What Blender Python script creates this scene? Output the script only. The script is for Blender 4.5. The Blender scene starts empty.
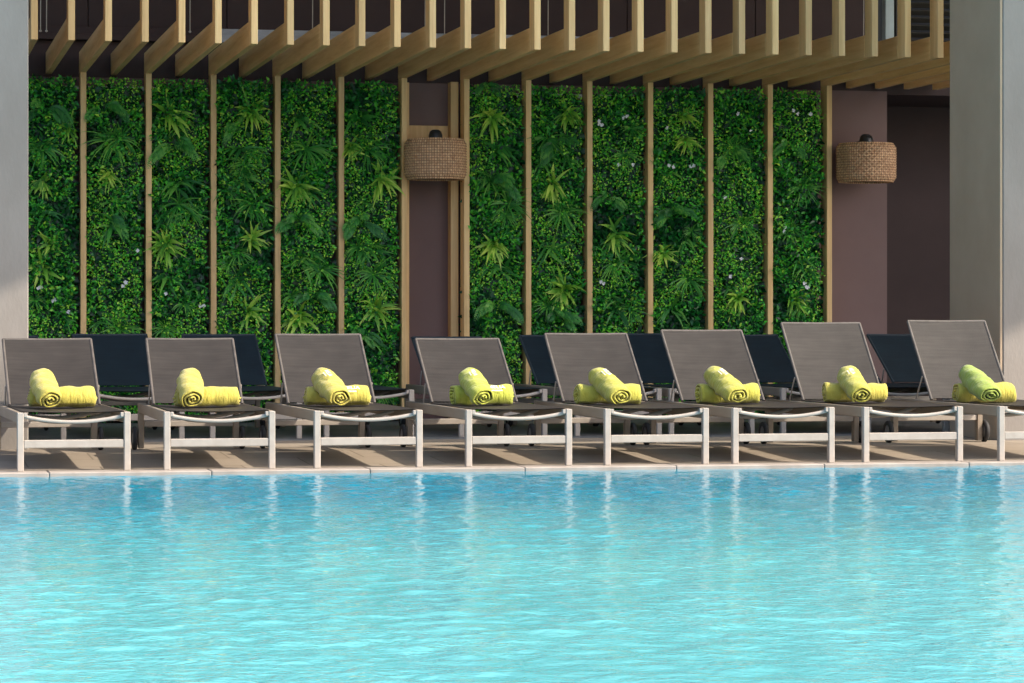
import bpy, math, random
import numpy as np
from mathutils import Vector, Matrix

random.seed(7)
rng = np.random.default_rng(11)
scene = bpy.context.scene
col = scene.collection

# ------------------------------------------------------------------ camera numbers
F = 2900.0                      # focal length in pixels of a 1024 wide picture
TH = math.radians(12.24)        # yaw to the right of the wall normal
CAM_H = 0.94
YF = 18.2                       # front feet of the first row
YB = 21.85                      # front feet of the second row
Y_WALL = 25.6
Y_POST = 25.3
Y_FIN = 22.45
Y_COL = 20.4
DECK_B = 0.04                   # deck height behind the fall
SUN_A, SUN_B = 1.0, .55         # shadow run per metre of height (-x, +y)

def X_at(px, Y):
    return Y * math.tan(math.atan((px - 512.0) / F) + TH)

# ------------------------------------------------------------------ object helpers
def link(o, parent=None):
    col.objects.link(o)
    if parent is not None:
        o.parent = parent
    return o

def tag(o, label=None, cat=None, group=None, kind=None):
    if label: o['label'] = label
    if cat: o['category'] = cat
    if group: o['group'] = group
    if kind: o['kind'] = kind
    return o

def empty(name, loc=(0, 0, 0), rz=0.0):
    o = bpy.data.objects.new(name, None)
    o.empty_display_size = 0.1
    o.location = loc
    o.rotation_euler = (0, 0, rz)
    return link(o)

class MB:
    """collects shapes into one mesh"""
    def __init__(s):
        s.v, s.f, s.sm = [], [], []
    def add(s, verts, faces, smooth=False):
        b = len(s.v)
        s.v += [tuple(p) for p in verts]
        for f in faces:
            s.f.append(tuple(i + b for i in f)); s.sm.append(smooth)
    def box(s, x0, x1, y0, y1, z0, z1, M=None):
        vs = [Vector(p) for p in ((x0,y0,z0),(x1,y0,z0),(x1,y1,z0),(x0,y1,z0),(x0,y0,z1),(x1,y0,z1),(x1,y1,z1),(x0,y1,z1))]
        if M is not None: vs = [M @ p for p in vs]
        s.add(vs, [(0,3,2,1),(4,5,6,7),(0,1,5,4),(1,2,6,5),(2,3,7,6),(3,0,4,7)])
    def cbox(s, x0, x1, y0, y1, z0, z1, c=0.004):
        """box with chamfered edges"""
        vs = []; 
        for sx in (0,1):
            for sy in (0,1):
                for sz in (0,1):
                    X = (x0,x1)[sx]; Y = (y0,y1)[sy]; Z = (z0,z1)[sz]
                    dx = c if sx==0 else -c; dy = c if sy==0 else -c; dz = c if sz==0 else -c
                    vs += [(X, Y+dy, Z+dz), (X+dx, Y, Z+dz), (X+dx, Y+dy, Z)]
        def i(sx,sy,sz,k): return (sx*4+sy*2+sz)*3+k
        fs = [(i(0,0,0,0),i(0,0,1,0),i(0,1,1,0),i(0,1,0,0)),(i(1,0,0,0),i(1,1,0,0),i(1,1,1,0),i(1,0,1,0)),
              (i(0,0,0,1),i(1,0,0,1),i(1,0,1,1),i(0,0,1,1)),(i(0,1,0,1),i(0,1,1,1),i(1,1,1,1),i(1,1,0,1)),
              (i(0,0,0,2),i(0,1,0,2),i(1,1,0,2),i(1,0,0,2)),(i(0,0,1,2),i(1,0,1,2),i(1,1,1,2),i(0,1,1,2))]
        for a in (0,1):
            for b in (0,1):
                fs.append((i(0,a,b,1),i(0,a,b,2),i(1,a,b,2),i(1,a,b,1)))
                fs.append((i(a,0,b,0),i(a,0,b,2),i(a,1,b,2),i(a,1,b,0)))
                fs.append((i(a,b,0,0),i(a,b,0,1),i(a,b,1,1),i(a,b,1,0)))
                for d in (0,1):
                    fs.append((i(a,b,d,0),i(a,b,d,1),i(a,b,d,2)))
        s.add(vs, fs)
    def tube(s, pts, r, n=8, ry=None, caps=True):
        pts = [Vector(p) for p in pts]
        rings = []
        up = None
        for k, p in enumerate(pts):
            d = (pts[min(k+1, len(pts)-1)] - pts[max(k-1, 0)]).normalized()
            if up is None:
                up = Vector((0,0,1)) if abs(d.z) < .9 else Vector((0,1,0))
            a = d.cross(up).normalized(); b = a.cross(d).normalized(); up = b
            rr = r[k] if isinstance(r, (list, tuple)) else r
            rings.append([p + a*rr*math.cos(2*math.pi*j/n) + b*(ry or rr)*math.sin(2*math.pi*j/n) for j in range(n)])
        vs = [q for ring in rings for q in ring]
        fs = []
        for k in range(len(rings)-1):
            for j in range(n):
                fs.append((k*n+j, k*n+(j+1)%n, (k+1)*n+(j+1)%n, (k+1)*n+j))
        s.add(vs, fs, True)
        if caps:
            s.add(rings[0], [tuple(range(n))[::-1]]); s.add(rings[-1], [tuple(range(n))])
    def lathe(s, prof, n=24, M=None, cap=False):
        """profile of (radius, z) about z"""
        vs = []
        for (r, z) in prof:
            for j in range(n):
                a = 2*math.pi*j/n
                p = Vector((r*math.cos(a), r*math.sin(a), z))
                vs.append(M @ p if M is not None else p)
        fs = []
        for k in range(len(prof)-1):
            for j in range(n):
                fs.append((k*n+j, k*n+(j+1)%n, (k+1)*n+(j+1)%n, (k+1)*n+j))
        s.add(vs, fs, True)
    def build(s, name, mat, parent=None, loc=None):
        me = bpy.data.meshes.new(name)
        me.from_pydata(s.v, [], s.f)
        me.polygons.foreach_set('use_smooth', s.sm)
        me.materials.append(mat)
        me.update()
        o = bpy.data.objects.new(name, me)
        if loc is not None: o.location = loc
        return link(o, parent)

def copy_tree(o, parent=None):
    c = o.copy(); col.objects.link(c)
    if parent is not None: c.parent = parent
    for ch in list(o.children):
        copy_tree(ch, c)
    return c

# ------------------------------------------------------------------ materials
def new_mat(name):
    m = bpy.data.materials.new(name); m.use_nodes = True
    nt = m.node_tree
    return m, nt, nt.nodes['Principled BSDF']

def N(nt, t, **kw):
    n = nt.nodes.new(t)
    for k, v in kw.items():
        if k in n.inputs: n.inputs[k].default_value = v
        else: setattr(n, k, v)
    return n

def noisy(name, c1, c2, scale=4.0, rough=.6, bump=0.0, bscale=None, stretch=(1,1,1), spec=.4, detail=6, rvar=0.0, dist=.01):
    m, nt, p = new_mat(name)
    tc = N(nt, 'ShaderNodeTexCoord'); mp = N(nt, 'ShaderNodeMapping'); mp.inputs['Scale'].default_value = stretch
    nt.links.new(tc.outputs['Object'], mp.inputs['Vector'])
    nz = N(nt, 'ShaderNodeTexNoise', Scale=scale, Detail=detail, Roughness=.6)
    nt.links.new(mp.outputs[0], nz.inputs['Vector'])
    cr = N(nt, 'ShaderNodeValToRGB')
    cr.color_ramp.elements[0].position = .3; cr.color_ramp.elements[1].position = .7
    cr.color_ramp.elements[0].color = (*c1, 1); cr.color_ramp.elements[1].color = (*c2, 1)
    nt.links.new(nz.outputs['Fac'], cr.inputs['Fac'])
    nt.links.new(cr.outputs['Color'], p.inputs['Base Color'])
    p.inputs['Roughness'].default_value = rough
    p.inputs['Specular IOR Level'].default_value = spec
    if bump:
        n2 = N(nt, 'ShaderNodeTexNoise', Scale=bscale or scale*6, Detail=4)
        nt.links.new(mp.outputs[0], n2.inputs['Vector'])
        b = N(nt, 'ShaderNodeBump', Strength=bump, Distance=dist)
        nt.links.new(n2.outputs['Fac'], b.inputs['Height'])
        nt.links.new(b.outputs[0], p.inputs['Normal'])
    return m

M_plaster = noisy('column_plaster', (.248,.222,.197), (.308,.279,.252), 2.6, .85, .35, 45, dist=.005, spec=.2, stretch=(1,1,.45), detail=9)
M_side_shade   = noisy('taupe_cladding', (.38,.29,.20), (.44,.34,.24), 1.6, .8, .15, 50, dist=.004, spec=.2)  # warm shaded tone of the right column's side, put into colour
M_mauve   = noisy('mauve_paint', (.172,.110,.103), (.200,.130,.121), 1.3, .75, .12, 40, dist=.004, spec=.25)
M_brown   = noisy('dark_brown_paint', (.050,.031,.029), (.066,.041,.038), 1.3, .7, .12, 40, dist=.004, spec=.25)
M_beam    = noisy('grey_ledge', (.22,.22,.235), (.50,.50,.52), 2.6, .7, .1, stretch=(1,1,4))
M_alu     = noisy('champagne_aluminium', (.34,.295,.25), (.43,.38,.33), 9, .42, .05, 60, spec=.5, dist=.002)
M_rail    = noisy('weathered_rail', (.235,.185,.135), (.33,.27,.205), 9, .55, .08, 50, stretch=(1,.15,1), dist=.002)
M_rubber  = noisy('dark_rubber', (.02,.02,.022), (.04,.038,.036), 20, .7)
M_hub     = noisy('wheel_hub', (.18,.18,.18), (.26,.25,.24), 12, .5)
M_black   = noisy('black_metal', (.012,.013,.015), (.025,.026,.03), 10, .35, spec=.5)
M_white   = noisy('white_trim', (.62,.62,.60), (.74,.74,.72), 8, .6)
M_pale    = noisy('pale_post', (.42,.48,.47), (.60,.66,.64), 3.5, .5)
M_slat    = noisy('louvre_slat', (.045,.038,.03), (.065,.055,.045), 8, .6, stretch=(.3,1,1))
M_wire    = noisy('pale_wire', (.42,.36,.30), (.55,.48,.40), 20, .6)
M_thread  = noisy('white_thread', (.86,.86,.80), (.95,.95,.90), 60, .8)
M_soil    = noisy('planter_felt', (.008,.020,.008), (.016,.032,.012), 12, .95)
M_shade_slab  = noisy('canopy_render', (.72,.69,.64), (.80,.77,.72), 1.5, .85)
M_ground  = noisy('ground_soil', (.20,.17,.13), (.28,.24,.19), .6, .95)

def wood_mat(name, a, b, c, axis):
    m, nt, p = new_mat(name)
    tc = N(nt, 'ShaderNodeTexCoord'); mp = N(nt, 'ShaderNodeMapping')
    st = [26, 26, 26]; st[axis] = 1.3
    mp.inputs['Scale'].default_value = st
    oi = N(nt, 'ShaderNodeObjectInfo')
    vm = N(nt, 'ShaderNodeVectorMath', operation='ADD')
    nt.links.new(tc.outputs['Object'], vm.inputs[0])
    mul = N(nt, 'ShaderNodeMath', operation='MULTIPLY'); mul.inputs[1].default_value = 37.0
    nt.links.new(oi.outputs['Random'], mul.inputs[0])
    nt.links.new(mul.outputs[0], vm.inputs[1])
    nt.links.new(vm.outputs[0], mp.inputs['Vector'])
    nz = N(nt, 'ShaderNodeTexNoise', Scale=1.0, Detail=5, Roughness=.6, Distortion=.5)
    nt.links.new(mp.outputs[0], nz.inputs['Vector'])
    cr = N(nt, 'ShaderNodeValToRGB')
    e = cr.color_ramp.elements
    e[0].position = .28; e[0].color = (*a, 1); e[1].position = .72; e[1].color = (*c, 1)
    k = e.new(.5); k.color = (*b, 1)
    nt.links.new(nz.outputs['Fac'], cr.inputs['Fac'])
    hs = N(nt, 'ShaderNodeHueSaturation')
    mr = N(nt, 'ShaderNodeMapRange'); mr.inputs['To Min'].default_value = .80; mr.inputs['To Max'].default_value = 1.12
    nt.links.new(oi.outputs['Random'], mr.inputs['Value']); nt.links.new(mr.outputs[0], hs.inputs['Value'])
    nt.links.new(cr.outputs['Color'], hs.inputs['Color'])
    nt.links.new(hs.outputs[0], p.inputs['Base Color'])
    p.inputs['Roughness'].default_value = .55
    bp = N(nt, 'ShaderNodeBump', Strength=.15, Distance=.003)
    nt.links.new(nz.outputs['Fac'], bp.inputs['Height']); nt.links.new(bp.outputs[0], p.inputs['Normal'])
    return m
WC = ((.66,.405,.165), (.77,.50,.22), (.85,.59,.29))
M_wood_z = wood_mat('oak_upright', *WC, 2)
M_wood_y = wood_mat('oak_beam', *WC, 1)

def sling_mat(name, ca, cb):
    m, nt, p = new_mat(name)
    tc = N(nt, 'ShaderNodeTexCoord')
    mp = N(nt, 'ShaderNodeMapping'); mp.inputs['Scale'].default_value = (3, 60, 60)
    nt.links.new(tc.outputs['Object'], mp.inputs['Vector'])
    n1 = N(nt, 'ShaderNodeTexNoise', Scale=1.0, Detail=4)
    nt.links.new(mp.outputs[0], n1.inputs['Vector'])
    n0 = N(nt, 'ShaderNodeTexNoise', Scale=5.0, Detail=5)
    nt.links.new(tc.outputs['Object'], n0.inputs['Vector'])
    ad = N(nt, 'ShaderNodeMath', operation='ADD'); nt.links.new(n1.outputs['Fac'], ad.inputs[0]); nt.links.new(n0.outputs['Fac'], ad.inputs[1])
    hf = N(nt, 'ShaderNodeMath', operation='MULTIPLY'); hf.inputs[1].default_value = .5; nt.links.new(ad.outputs[0], hf.inputs[0])
    cr = N(nt, 'ShaderNodeValToRGB')
    cr.color_ramp.elements[0].position = .35; cr.color_ramp.elements[1].position = .68
    cr.color_ramp.elements[0].color = (*ca, 1); cr.color_ramp.elements[1].color = (*cb, 1)
    nt.links.new(hf.outputs[0], cr.inputs['Fac']); nt.links.new(cr.outputs['Color'], p.inputs['Base Color'])
    wv = N(nt, 'ShaderNodeTexWave', Scale=90.0); nt.links.new(tc.outputs['Object'], wv.inputs['Vector'])
    bp = N(nt, 'ShaderNodeBump', Strength=.2, Distance=.002); nt.links.new(wv.outputs['Fac'], bp.inputs['Height'])
    nt.links.new(bp.outputs[0], p.inputs['Normal'])
    p.inputs['Roughness'].default_value = .6; p.inputs['Specular IOR Level'].default_value = .35
    return m
M_sling = sling_mat('woven_sling', (.021,.0175,.0155), (.041,.0345,.031))
M_sling_shade = sling_mat('navy_woven_sling', (.006,.013,.021), (.011,.024,.036))  # same sling, the rear row's bluish shade put into its colour

def towel_mat(name, c1, c2):
    m = noisy(name, c1, c2, 14, .95, .6, 260, spec=.1, dist=.004)
    p = m.node_tree.nodes['Principled BSDF']
    nt = m.node_tree; bp = [n for n in nt.nodes if n.type == 'BUMP'][0]
    tc = [n for n in nt.nodes if n.type == 'TEX_COORD'][0]
    mp = N(nt, 'ShaderNodeMapping'); mp.inputs['Scale'].default_value = (30, 11, 11); nt.links.new(tc.outputs['Object'], mp.inputs['Vector'])
    nz = N(nt, 'ShaderNodeTexNoise', Scale=1.0, Detail=2, Distortion=1.2); nt.links.new(mp.outputs[0], nz.inputs['Vector'])
    b2 = N(nt, 'ShaderNodeBump', Strength=.6, Distance=.018); nt.links.new(nz.outputs['Fac'], b2.inputs['Height'])
    nt.links.new(b2.outputs[0], bp.inputs['Normal'])
    p.inputs['Sheen Weight'].default_value = .25
    return m
M_tow = {'yellow': towel_mat('yellow_terry', (.42,.36,.060), (.50,.435,.095)),
         'lime':   towel_mat('lime_terry', (.36,.39,.05), (.44,.47,.08)),
         'lemon':  towel_mat('lemon_terry', (.375,.355,.05), (.45,.43,.085)),
         'green':  towel_mat('green_terry', (.26,.34,.06), (.33,.41,.09))}

def wicker_mat():
    m, nt, p = new_mat('wicker')
    tc = N(nt, 'ShaderNodeTexCoord'); sp = N(nt, 'ShaderNodeSeparateXYZ'); nt.links.new(tc.outputs['Object'], sp.inputs[0])
    an = N(nt, 'ShaderNodeMath', operation='ARCTAN2'); nt.links.new(sp.outputs['Y'], an.inputs[0]); nt.links.new(sp.outputs['X'], an.inputs[1])
    cb = N(nt, 'ShaderNodeCombineXYZ'); nt.links.new(an.outputs[0], cb.inputs[0]); nt.links.new(sp.outputs['Z'], cb.inputs[1])
    mp = N(nt, 'ShaderNodeMapping'); mp.inputs['Scale'].default_value = (.27, 1, 1); nt.links.new(cb.outputs[0], mp.inputs['Vector'])
    br = N(nt, 'ShaderNodeTexBrick', Scale=1.0)
    br.inputs['Color1'].default_value = (.74,.465,.27, 1); br.inputs['Color2'].default_value = (.52,.295,.16, 1); br.inputs['Mortar'].default_value = (.27,.145,.075, 1)
    br.inputs['Mortar Size'].default_value = .0042; br.inputs['Mortar Smooth'].default_value = .5
    br.inputs['Brick Width'].default_value = .0236; br.inputs['Row Height'].default_value = .0230
    br.offset = 0.0
    nt.links.new(mp.outputs[0], br.inputs['Vector'])
    nz = N(nt, 'ShaderNodeTexNoise', Scale=9.0, Detail=3); nt.links.new(tc.outputs['Object'], nz.inputs['Vector'])
    mr = N(nt, 'ShaderNodeMapRange'); mr.inputs['To Min'].default_value = .75; mr.inputs['To Max'].default_value = 1.3; nt.links.new(nz.outputs['Fac'], mr.inputs['Value'])
    sc = N(nt, 'ShaderNodeVectorMath', operation='SCALE'); nt.links.new(br.outputs['Color'], sc.inputs[0]); nt.links.new(mr.outputs[0], sc.inputs['Scale'])
    nt.links.new(sc.outputs[0], p.inputs['Base Color'])
    p.inputs['Roughness'].default_value = .65
    return m
M_wicker = wicker_mat()

def leaf_mat(name, stops, rough=.42):
    m, nt, p = new_mat(name)
    at = N(nt, 'ShaderNodeAttribute'); at.attribute_name = 'tint'
    cr = N(nt, 'ShaderNodeValToRGB'); e = cr.color_ramp.elements
    e[0].position = stops[0][0]; e[0].color = (*stops[0][1], 1)
    e[1].position = stops[-1][0]; e[1].color = (*stops[-1][1], 1)
    for q in stops[1:-1]:
        k = e.new(q[0]); k.color = (*q[1], 1)
    nt.links.new(at.outputs['Fac'], cr.inputs['Fac'])
    nt.links.new(cr.outputs[0], p.inputs['Base Color'])
    p.inputs['Roughness'].default_value = rough
    p.inputs['Specular IOR Level'].default_value = .45
    tr = N(nt, 'ShaderNodeBsdfTranslucent'); nt.links.new(cr.outputs[0], tr.inputs['Color'])
    mx = N(nt, 'ShaderNodeMixShader'); mx.inputs[0].default_value = .2
    nt.links.new(p.outputs[0], mx.inputs[1]); nt.links.new(tr.outputs[0], mx.inputs[2])
    nt.links.new(mx.outputs[0], nt.nodes['Material Output'].inputs['Surface'])
    return m
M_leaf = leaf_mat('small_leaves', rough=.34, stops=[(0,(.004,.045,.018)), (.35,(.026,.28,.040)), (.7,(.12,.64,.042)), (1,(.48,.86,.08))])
M_ros  = leaf_mat('rosette_leaves', [(0,(.05,.22,.03)), (.5,(.22,.52,.05)), (1,(.62,.82,.14))])
M_frond= leaf_mat('frond_leaves', [(0,(.018,.13,.03)), (.6,(.055,.30,.045)), (1,(.20,.50,.08))])
M_petal= noisy('white_petal', (.70,.72,.74), (.82,.82,.84), 30, .6)

def deck_mat():
    m, nt, p = new_mat('deck_stone')
    tc = N(nt, 'ShaderNodeTexCoord')
    br = N(nt, 'ShaderNodeTexBrick', Scale=1.0)
    br.inputs['Color1'].default_value = (.262,.215,.166, 1); br.inputs['Color2'].default_value = (.30,.248,.195, 1)
    br.inputs['Mortar'].default_value = (.17,.135,.10, 1)
    br.inputs['Mortar Size'].default_value = .006; br.inputs['Brick Width'].default_value = .9; br.inputs['Row Height'].default_value = .6
    nt.links.new(tc.outputs['Object'], br.inputs['Vector'])
    nz = N(nt, 'ShaderNodeTexNoise', Scale=3.0, Detail=8, Roughness=.65); nt.links.new(tc.outputs['Object'], nz.inputs['Vector'])
    mr = N(nt, 'ShaderNodeMapRange'); mr.inputs['To Min'].default_value = .84; mr.inputs['To Max'].default_value = 1.14
    nt.links.new(nz.outputs['Fac'], mr.inputs['Value'])
    mx = N(nt, 'ShaderNodeVectorMath', operation='SCALE')
    nt.links.new(br.outputs['Color'], mx.inputs[0]); nt.links.new(mr.outputs[0], mx.inputs['Scale'])
    nt.links.new(mx.outputs[0], p.inputs['Base Color'])
    n2 = N(nt, 'ShaderNodeTexNoise', Scale=80.0, Detail=3); nt.links.new(tc.outputs['Object'], n2.inputs['Vector'])
    bp = N(nt, 'ShaderNodeBump', Strength=.2, Distance=.003); nt.links.new(n2.outputs['Fac'], bp.inputs['Height'])
    nt.links.new(bp.outputs[0], p.inputs['Normal'])
    p.inputs['Roughness'].default_value = .7; p.inputs['Specular IOR Level'].default_value = .3
    return m
M_deck = deck_mat()
M_coping = noisy('coping_stone', (.27,.225,.19), (.39,.345,.305), 5, .6, .2, 70, spec=.3, dist=.003)

M_deck_shade = noisy('slate_paving', (.10,.105,.11), (.17,.17,.172), 1.6, .6, .15, 60, dist=.003)  # floor behind the shade edge, its shade put into a darker colour

def water_mat():
    m, nt, p = new_mat('pool_water')
    tc = N(nt, 'ShaderNodeTexCoord')
    # far water painted bluer, standing in for dark reflections at a low view
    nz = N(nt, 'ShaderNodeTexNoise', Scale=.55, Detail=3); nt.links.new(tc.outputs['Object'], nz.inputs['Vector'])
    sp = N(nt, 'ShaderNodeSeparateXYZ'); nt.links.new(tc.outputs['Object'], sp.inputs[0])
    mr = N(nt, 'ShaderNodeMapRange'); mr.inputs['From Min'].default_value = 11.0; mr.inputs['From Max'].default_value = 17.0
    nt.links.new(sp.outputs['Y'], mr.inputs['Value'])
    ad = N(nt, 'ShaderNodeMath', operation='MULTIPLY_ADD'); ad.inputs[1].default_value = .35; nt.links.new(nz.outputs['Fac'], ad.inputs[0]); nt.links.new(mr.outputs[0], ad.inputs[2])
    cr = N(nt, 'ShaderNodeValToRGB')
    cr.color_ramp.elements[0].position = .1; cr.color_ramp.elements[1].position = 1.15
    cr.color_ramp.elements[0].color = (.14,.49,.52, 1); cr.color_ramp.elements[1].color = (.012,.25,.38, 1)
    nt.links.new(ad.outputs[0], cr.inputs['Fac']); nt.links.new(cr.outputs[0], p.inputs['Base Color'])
    p.inputs['IOR'].default_value = 1.33
    p.inputs['Roughness'].default_value = .03
    n2 = N(nt, 'ShaderNodeTexNoise', Scale=17.0, Detail=3, Roughness=.5, Distortion=.4); nt.links.new(tc.outputs['Object'], n2.inputs['Vector'])
    bp = N(nt, 'ShaderNodeBump', Strength=1.0, Distance=.010); nt.links.new(n2.outputs['Fac'], bp.inputs['Height'])
    n3 = N(nt, 'ShaderNodeTexNoise', Scale=.8, Detail=3, Distortion=1.0); nt.links.new(tc.outputs['Object'], n3.inputs['Vector'])
    m3 = N(nt, 'ShaderNodeMapRange'); m3.inputs['From Min'].default_value = .35; m3.inputs['From Max'].default_value = .65
    m3.inputs['To Min'].default_value = .45; m3.inputs['To Max'].default_value = 1.0
    nt.links.new(n3.outputs['Fac'], m3.inputs['Value']); nt.links.new(m3.outputs[0], bp.inputs['Strength'])
    nt.links.new(bp.outputs[0], p.inputs['Normal'])
    return m
M_water = water_mat()

# ------------------------------------------------------------------ setting
mb = MB(); mb.add([(-300,-300,-.12),(300,-300,-.12),(300,300,-.12),(-300,300,-.12)], [(0,1,2,3)])
tag(mb.build('ground', M_ground), kind='structure')

Y_EDGE = YF - .15
mb = MB()
ys = [YF+.10, YF+.5, YF+1.6, YF+3.3]; zs = [0.0, .008, DECK_B, DECK_B]
nx = 2
for k in range(3):
    mb.add([(-30,ys[k],zs[k]),(45,ys[k],zs[k]),(45,ys[k+1],zs[k+1]),(-30,ys[k+1],zs[k+1])], [(0,1,2,3)])
tag(mb.build('pool_deck', M_deck), kind='structure')
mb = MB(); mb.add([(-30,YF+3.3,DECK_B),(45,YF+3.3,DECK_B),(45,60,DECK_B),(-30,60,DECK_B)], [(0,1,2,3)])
tag(mb.build('terrace_floor', M_deck_shade), kind='structure')
mb = MB()
x = -30.0
while x < 45:
    mb.cbox(x+.0012, x+.9988, Y_EDGE, YF+.096, -.11, .001, .006); x += 1.0
tag(mb.build('pool_coping', M_coping), kind='structure')
mb = MB(); mb.box(-30, 45, -14, .6, -.11, 0)
tag(mb.build('near_deck', M_deck), kind='structure')

WL = -.024
def water():
    X = np.arange(-2.0, 11.0, .02); Y = np.arange(5.0, Y_EDGE+.012, .02)
    Y[-1] = Y_EDGE + .01
    gx, gy = np.meshgrid(X, Y)
    h = np.zeros_like(gx)
    for k in range(110):
        lam = math.exp(random.uniform(math.log(.09), math.log(.36)))
        ang = random.uniform(0, 2*math.pi)
        kk = 2*math.pi/lam
        h += .0066/kk*np.sin(kk*(gx*math.cos(ang)+gy*math.sin(ang)) + random.uniform(0, 6.28))
    # calmer and busier patches
    env = 1 + .35*np.sin(gx*1.1+gy*.6+1)*np.sin(gy*.9-gx*.35)
    h *= env
    fade = np.clip((gx-X[0])/.4,0,1)*np.clip((X[-1]-gx)/.4,0,1)*np.clip((gy-Y[0])/.4,0,1)
    h *= fade
    nxx, nyy = len(X), len(Y)
    v = np.stack([gx.ravel(), gy.ravel(), h.ravel()+WL], 1)
    idx = np.arange(nxx*nyy).reshape(nyy, nxx)
    f = np.stack([idx[:-1,:-1].ravel(), idx[:-1,1:].ravel(), idx[1:,1:].ravel(), idx[1:,:-1].ravel()], 1)
    b = len(v)
    x0, x1, y0, y1 = X[0], X[-1], Y[0], Y[-1]
    ex = np.array([(-30,.5,WL),(45,.5,WL),(45,y0,WL),(-30,y0,WL),(-30,y1,WL),(x0,y1,WL),(x0,y0,WL),(x1,y0,WL),(x1,y1,WL),(45,y1,WL)])
    v = np.vstack([v, ex]); 
    f = np.vstack([f, np.array([(0,1,2,3),(3,6,5,4),(7,2,9,8)])+b])
    me = bpy.data.meshes.new('pool_water')
    me.vertices.add(len(v)); me.vertices.foreach_set('co', v.ravel())
    me.loops.add(f.size); me.loops.foreach_set('vertex_index', f.ravel().astype(np.int32))
    me.polygons.add(len(f)); me.polygons.foreach_set('loop_start', np.arange(0, f.size, 4, dtype=np.int32))
    me.polygons.foreach_set('use_smooth', np.ones(len(f), bool))
    me.update(calc_edges=True); me.validate()
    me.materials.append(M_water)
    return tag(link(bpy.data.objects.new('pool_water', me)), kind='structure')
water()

# ------------------------------------------------------------------ walls and columns
X_REC = X_at(887, Y_WALL)
rw = empty('back_wall', (0, Y_WALL, DECK_B))
tag(rw, 'mauve brown rendered wall behind the plant panels and lamps', 'wall')
mb = MB(); mb.box(-8, X_REC, 0, .3, -.02, 3.025); mb.build('lower_wall', M_mauve, rw)
mb = MB(); mb.box(-8, X_REC, .004, .3, 3.027, 3.34); mb.build('header', M_brown, rw)  # same wall as below, shade behind the fins put into a darker colour
X_UP = X_at(866, Y_WALL)
mb = MB()
xx = -8.0
while xx < X_UP-.05:
    x2 = min(xx+1.22, X_UP); mb.cbox(xx+.003, x2-.003, .05, .3, 3.47, 6.3, .004); xx = x2
mb.build('upper_cladding', M_brown, rw)
XL = X_at(214, Y_WALL)
mb = MB(); mb.cbox(XL+.003, X_REC+1.9, -.10, .30, 3.345, 3.465, .006); mb.build('ledge', M_beam, rw)
mb = MB(); mb.cbox(-8, XL, -.09, .30, 3.345, 3.40, .004); mb.cbox(-8, XL, -.04, .30, 3.40, 3.465, .004); mb.build('ledge', M_brown, rw)
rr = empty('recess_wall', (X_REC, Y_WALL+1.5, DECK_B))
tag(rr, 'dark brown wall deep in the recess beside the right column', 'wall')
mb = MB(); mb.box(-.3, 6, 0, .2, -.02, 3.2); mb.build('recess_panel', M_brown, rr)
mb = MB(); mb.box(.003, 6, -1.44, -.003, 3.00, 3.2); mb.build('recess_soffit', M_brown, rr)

def column(name, x0, x1, y0, y1, label):
    mb = MB(); mb.cbox(x0, x1, y0, y1, 0.0, 5.2, .008)
    mb2 = mb.build(name, M_plaster)
    return tag(mb2, label, 'column')
column('plaster_column', X_at(28.5, Y_COL)-1.3, X_at(28.5, Y_COL), Y_COL, Y_COL+1.06, 'pale plaster column at the left edge beside the first plant panel')
rc = column('plaster_column', X_at(1003, Y_COL), X_at(1003, Y_COL)+1.3, Y_COL, Y_COL+1.06, 'pale plaster column at the right edge with one brown shaded side')

xc_ = X_at(1003, Y_COL)
mb = MB(); mb.cbox(xc_-.022, xc_-.002, Y_COL+.006, Y_COL+1.05, DECK_B, 5.2, .003)
mb.build('side_cladding', M_side_shade, rc)  # thin added sheet, shade and warm bounce put into its colour
# unseen canopy strip, edge shaped to throw the shade line, open behind for skylight
CZ = 9.0
def edge_pt(x, z):
    t = CZ - z
    return (x + SUN_A*t, Y_COL - SUN_B*t)
xl = X_at(28.5, Y_COL); xr = X_at(1003, Y_COL)
sh = [(-6.5,1.0),(xl-1.3,.6),(xl+.1,1.27),(xl+3.0,1.18),(xr-1.2,.70),(xr-.15,.74),(xr+1.3,1.45),(xr+25,1.2)]
ep = [edge_pt(*q) for q in sh]
mb = MB()
ring = [(p[0], p[1]) for p in ep] + [(ep[-1][0], 20.75), (ep[0][0], 20.75)]
n = len(ring)
vs = [(x, y, CZ) for x, y in ring] + [(x, y, CZ+.3) for x, y in ring]
fs = [tuple(range(n))[::-1], tuple(range(n, 2*n))] + [(i, (i+1)%n, (i+1)%n+n, i+n) for i in range(n)]
mb.add(vs, fs)
tag(mb.build('terrace_canopy', M_shade_slab), 'pale canopy slab over the terrace above the timber fins', 'canopy')

mb = MB(); mb.box(-3, 45, Y_FIN-.05, Y_WALL+6, 5.25, 5.5)
tag(mb.build('balcony_slab', M_shade_slab), 'pale balcony slab from which the timber fins hang', 'balcony')  # unseen slab added to keep top light off the wall behind the fins
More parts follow.
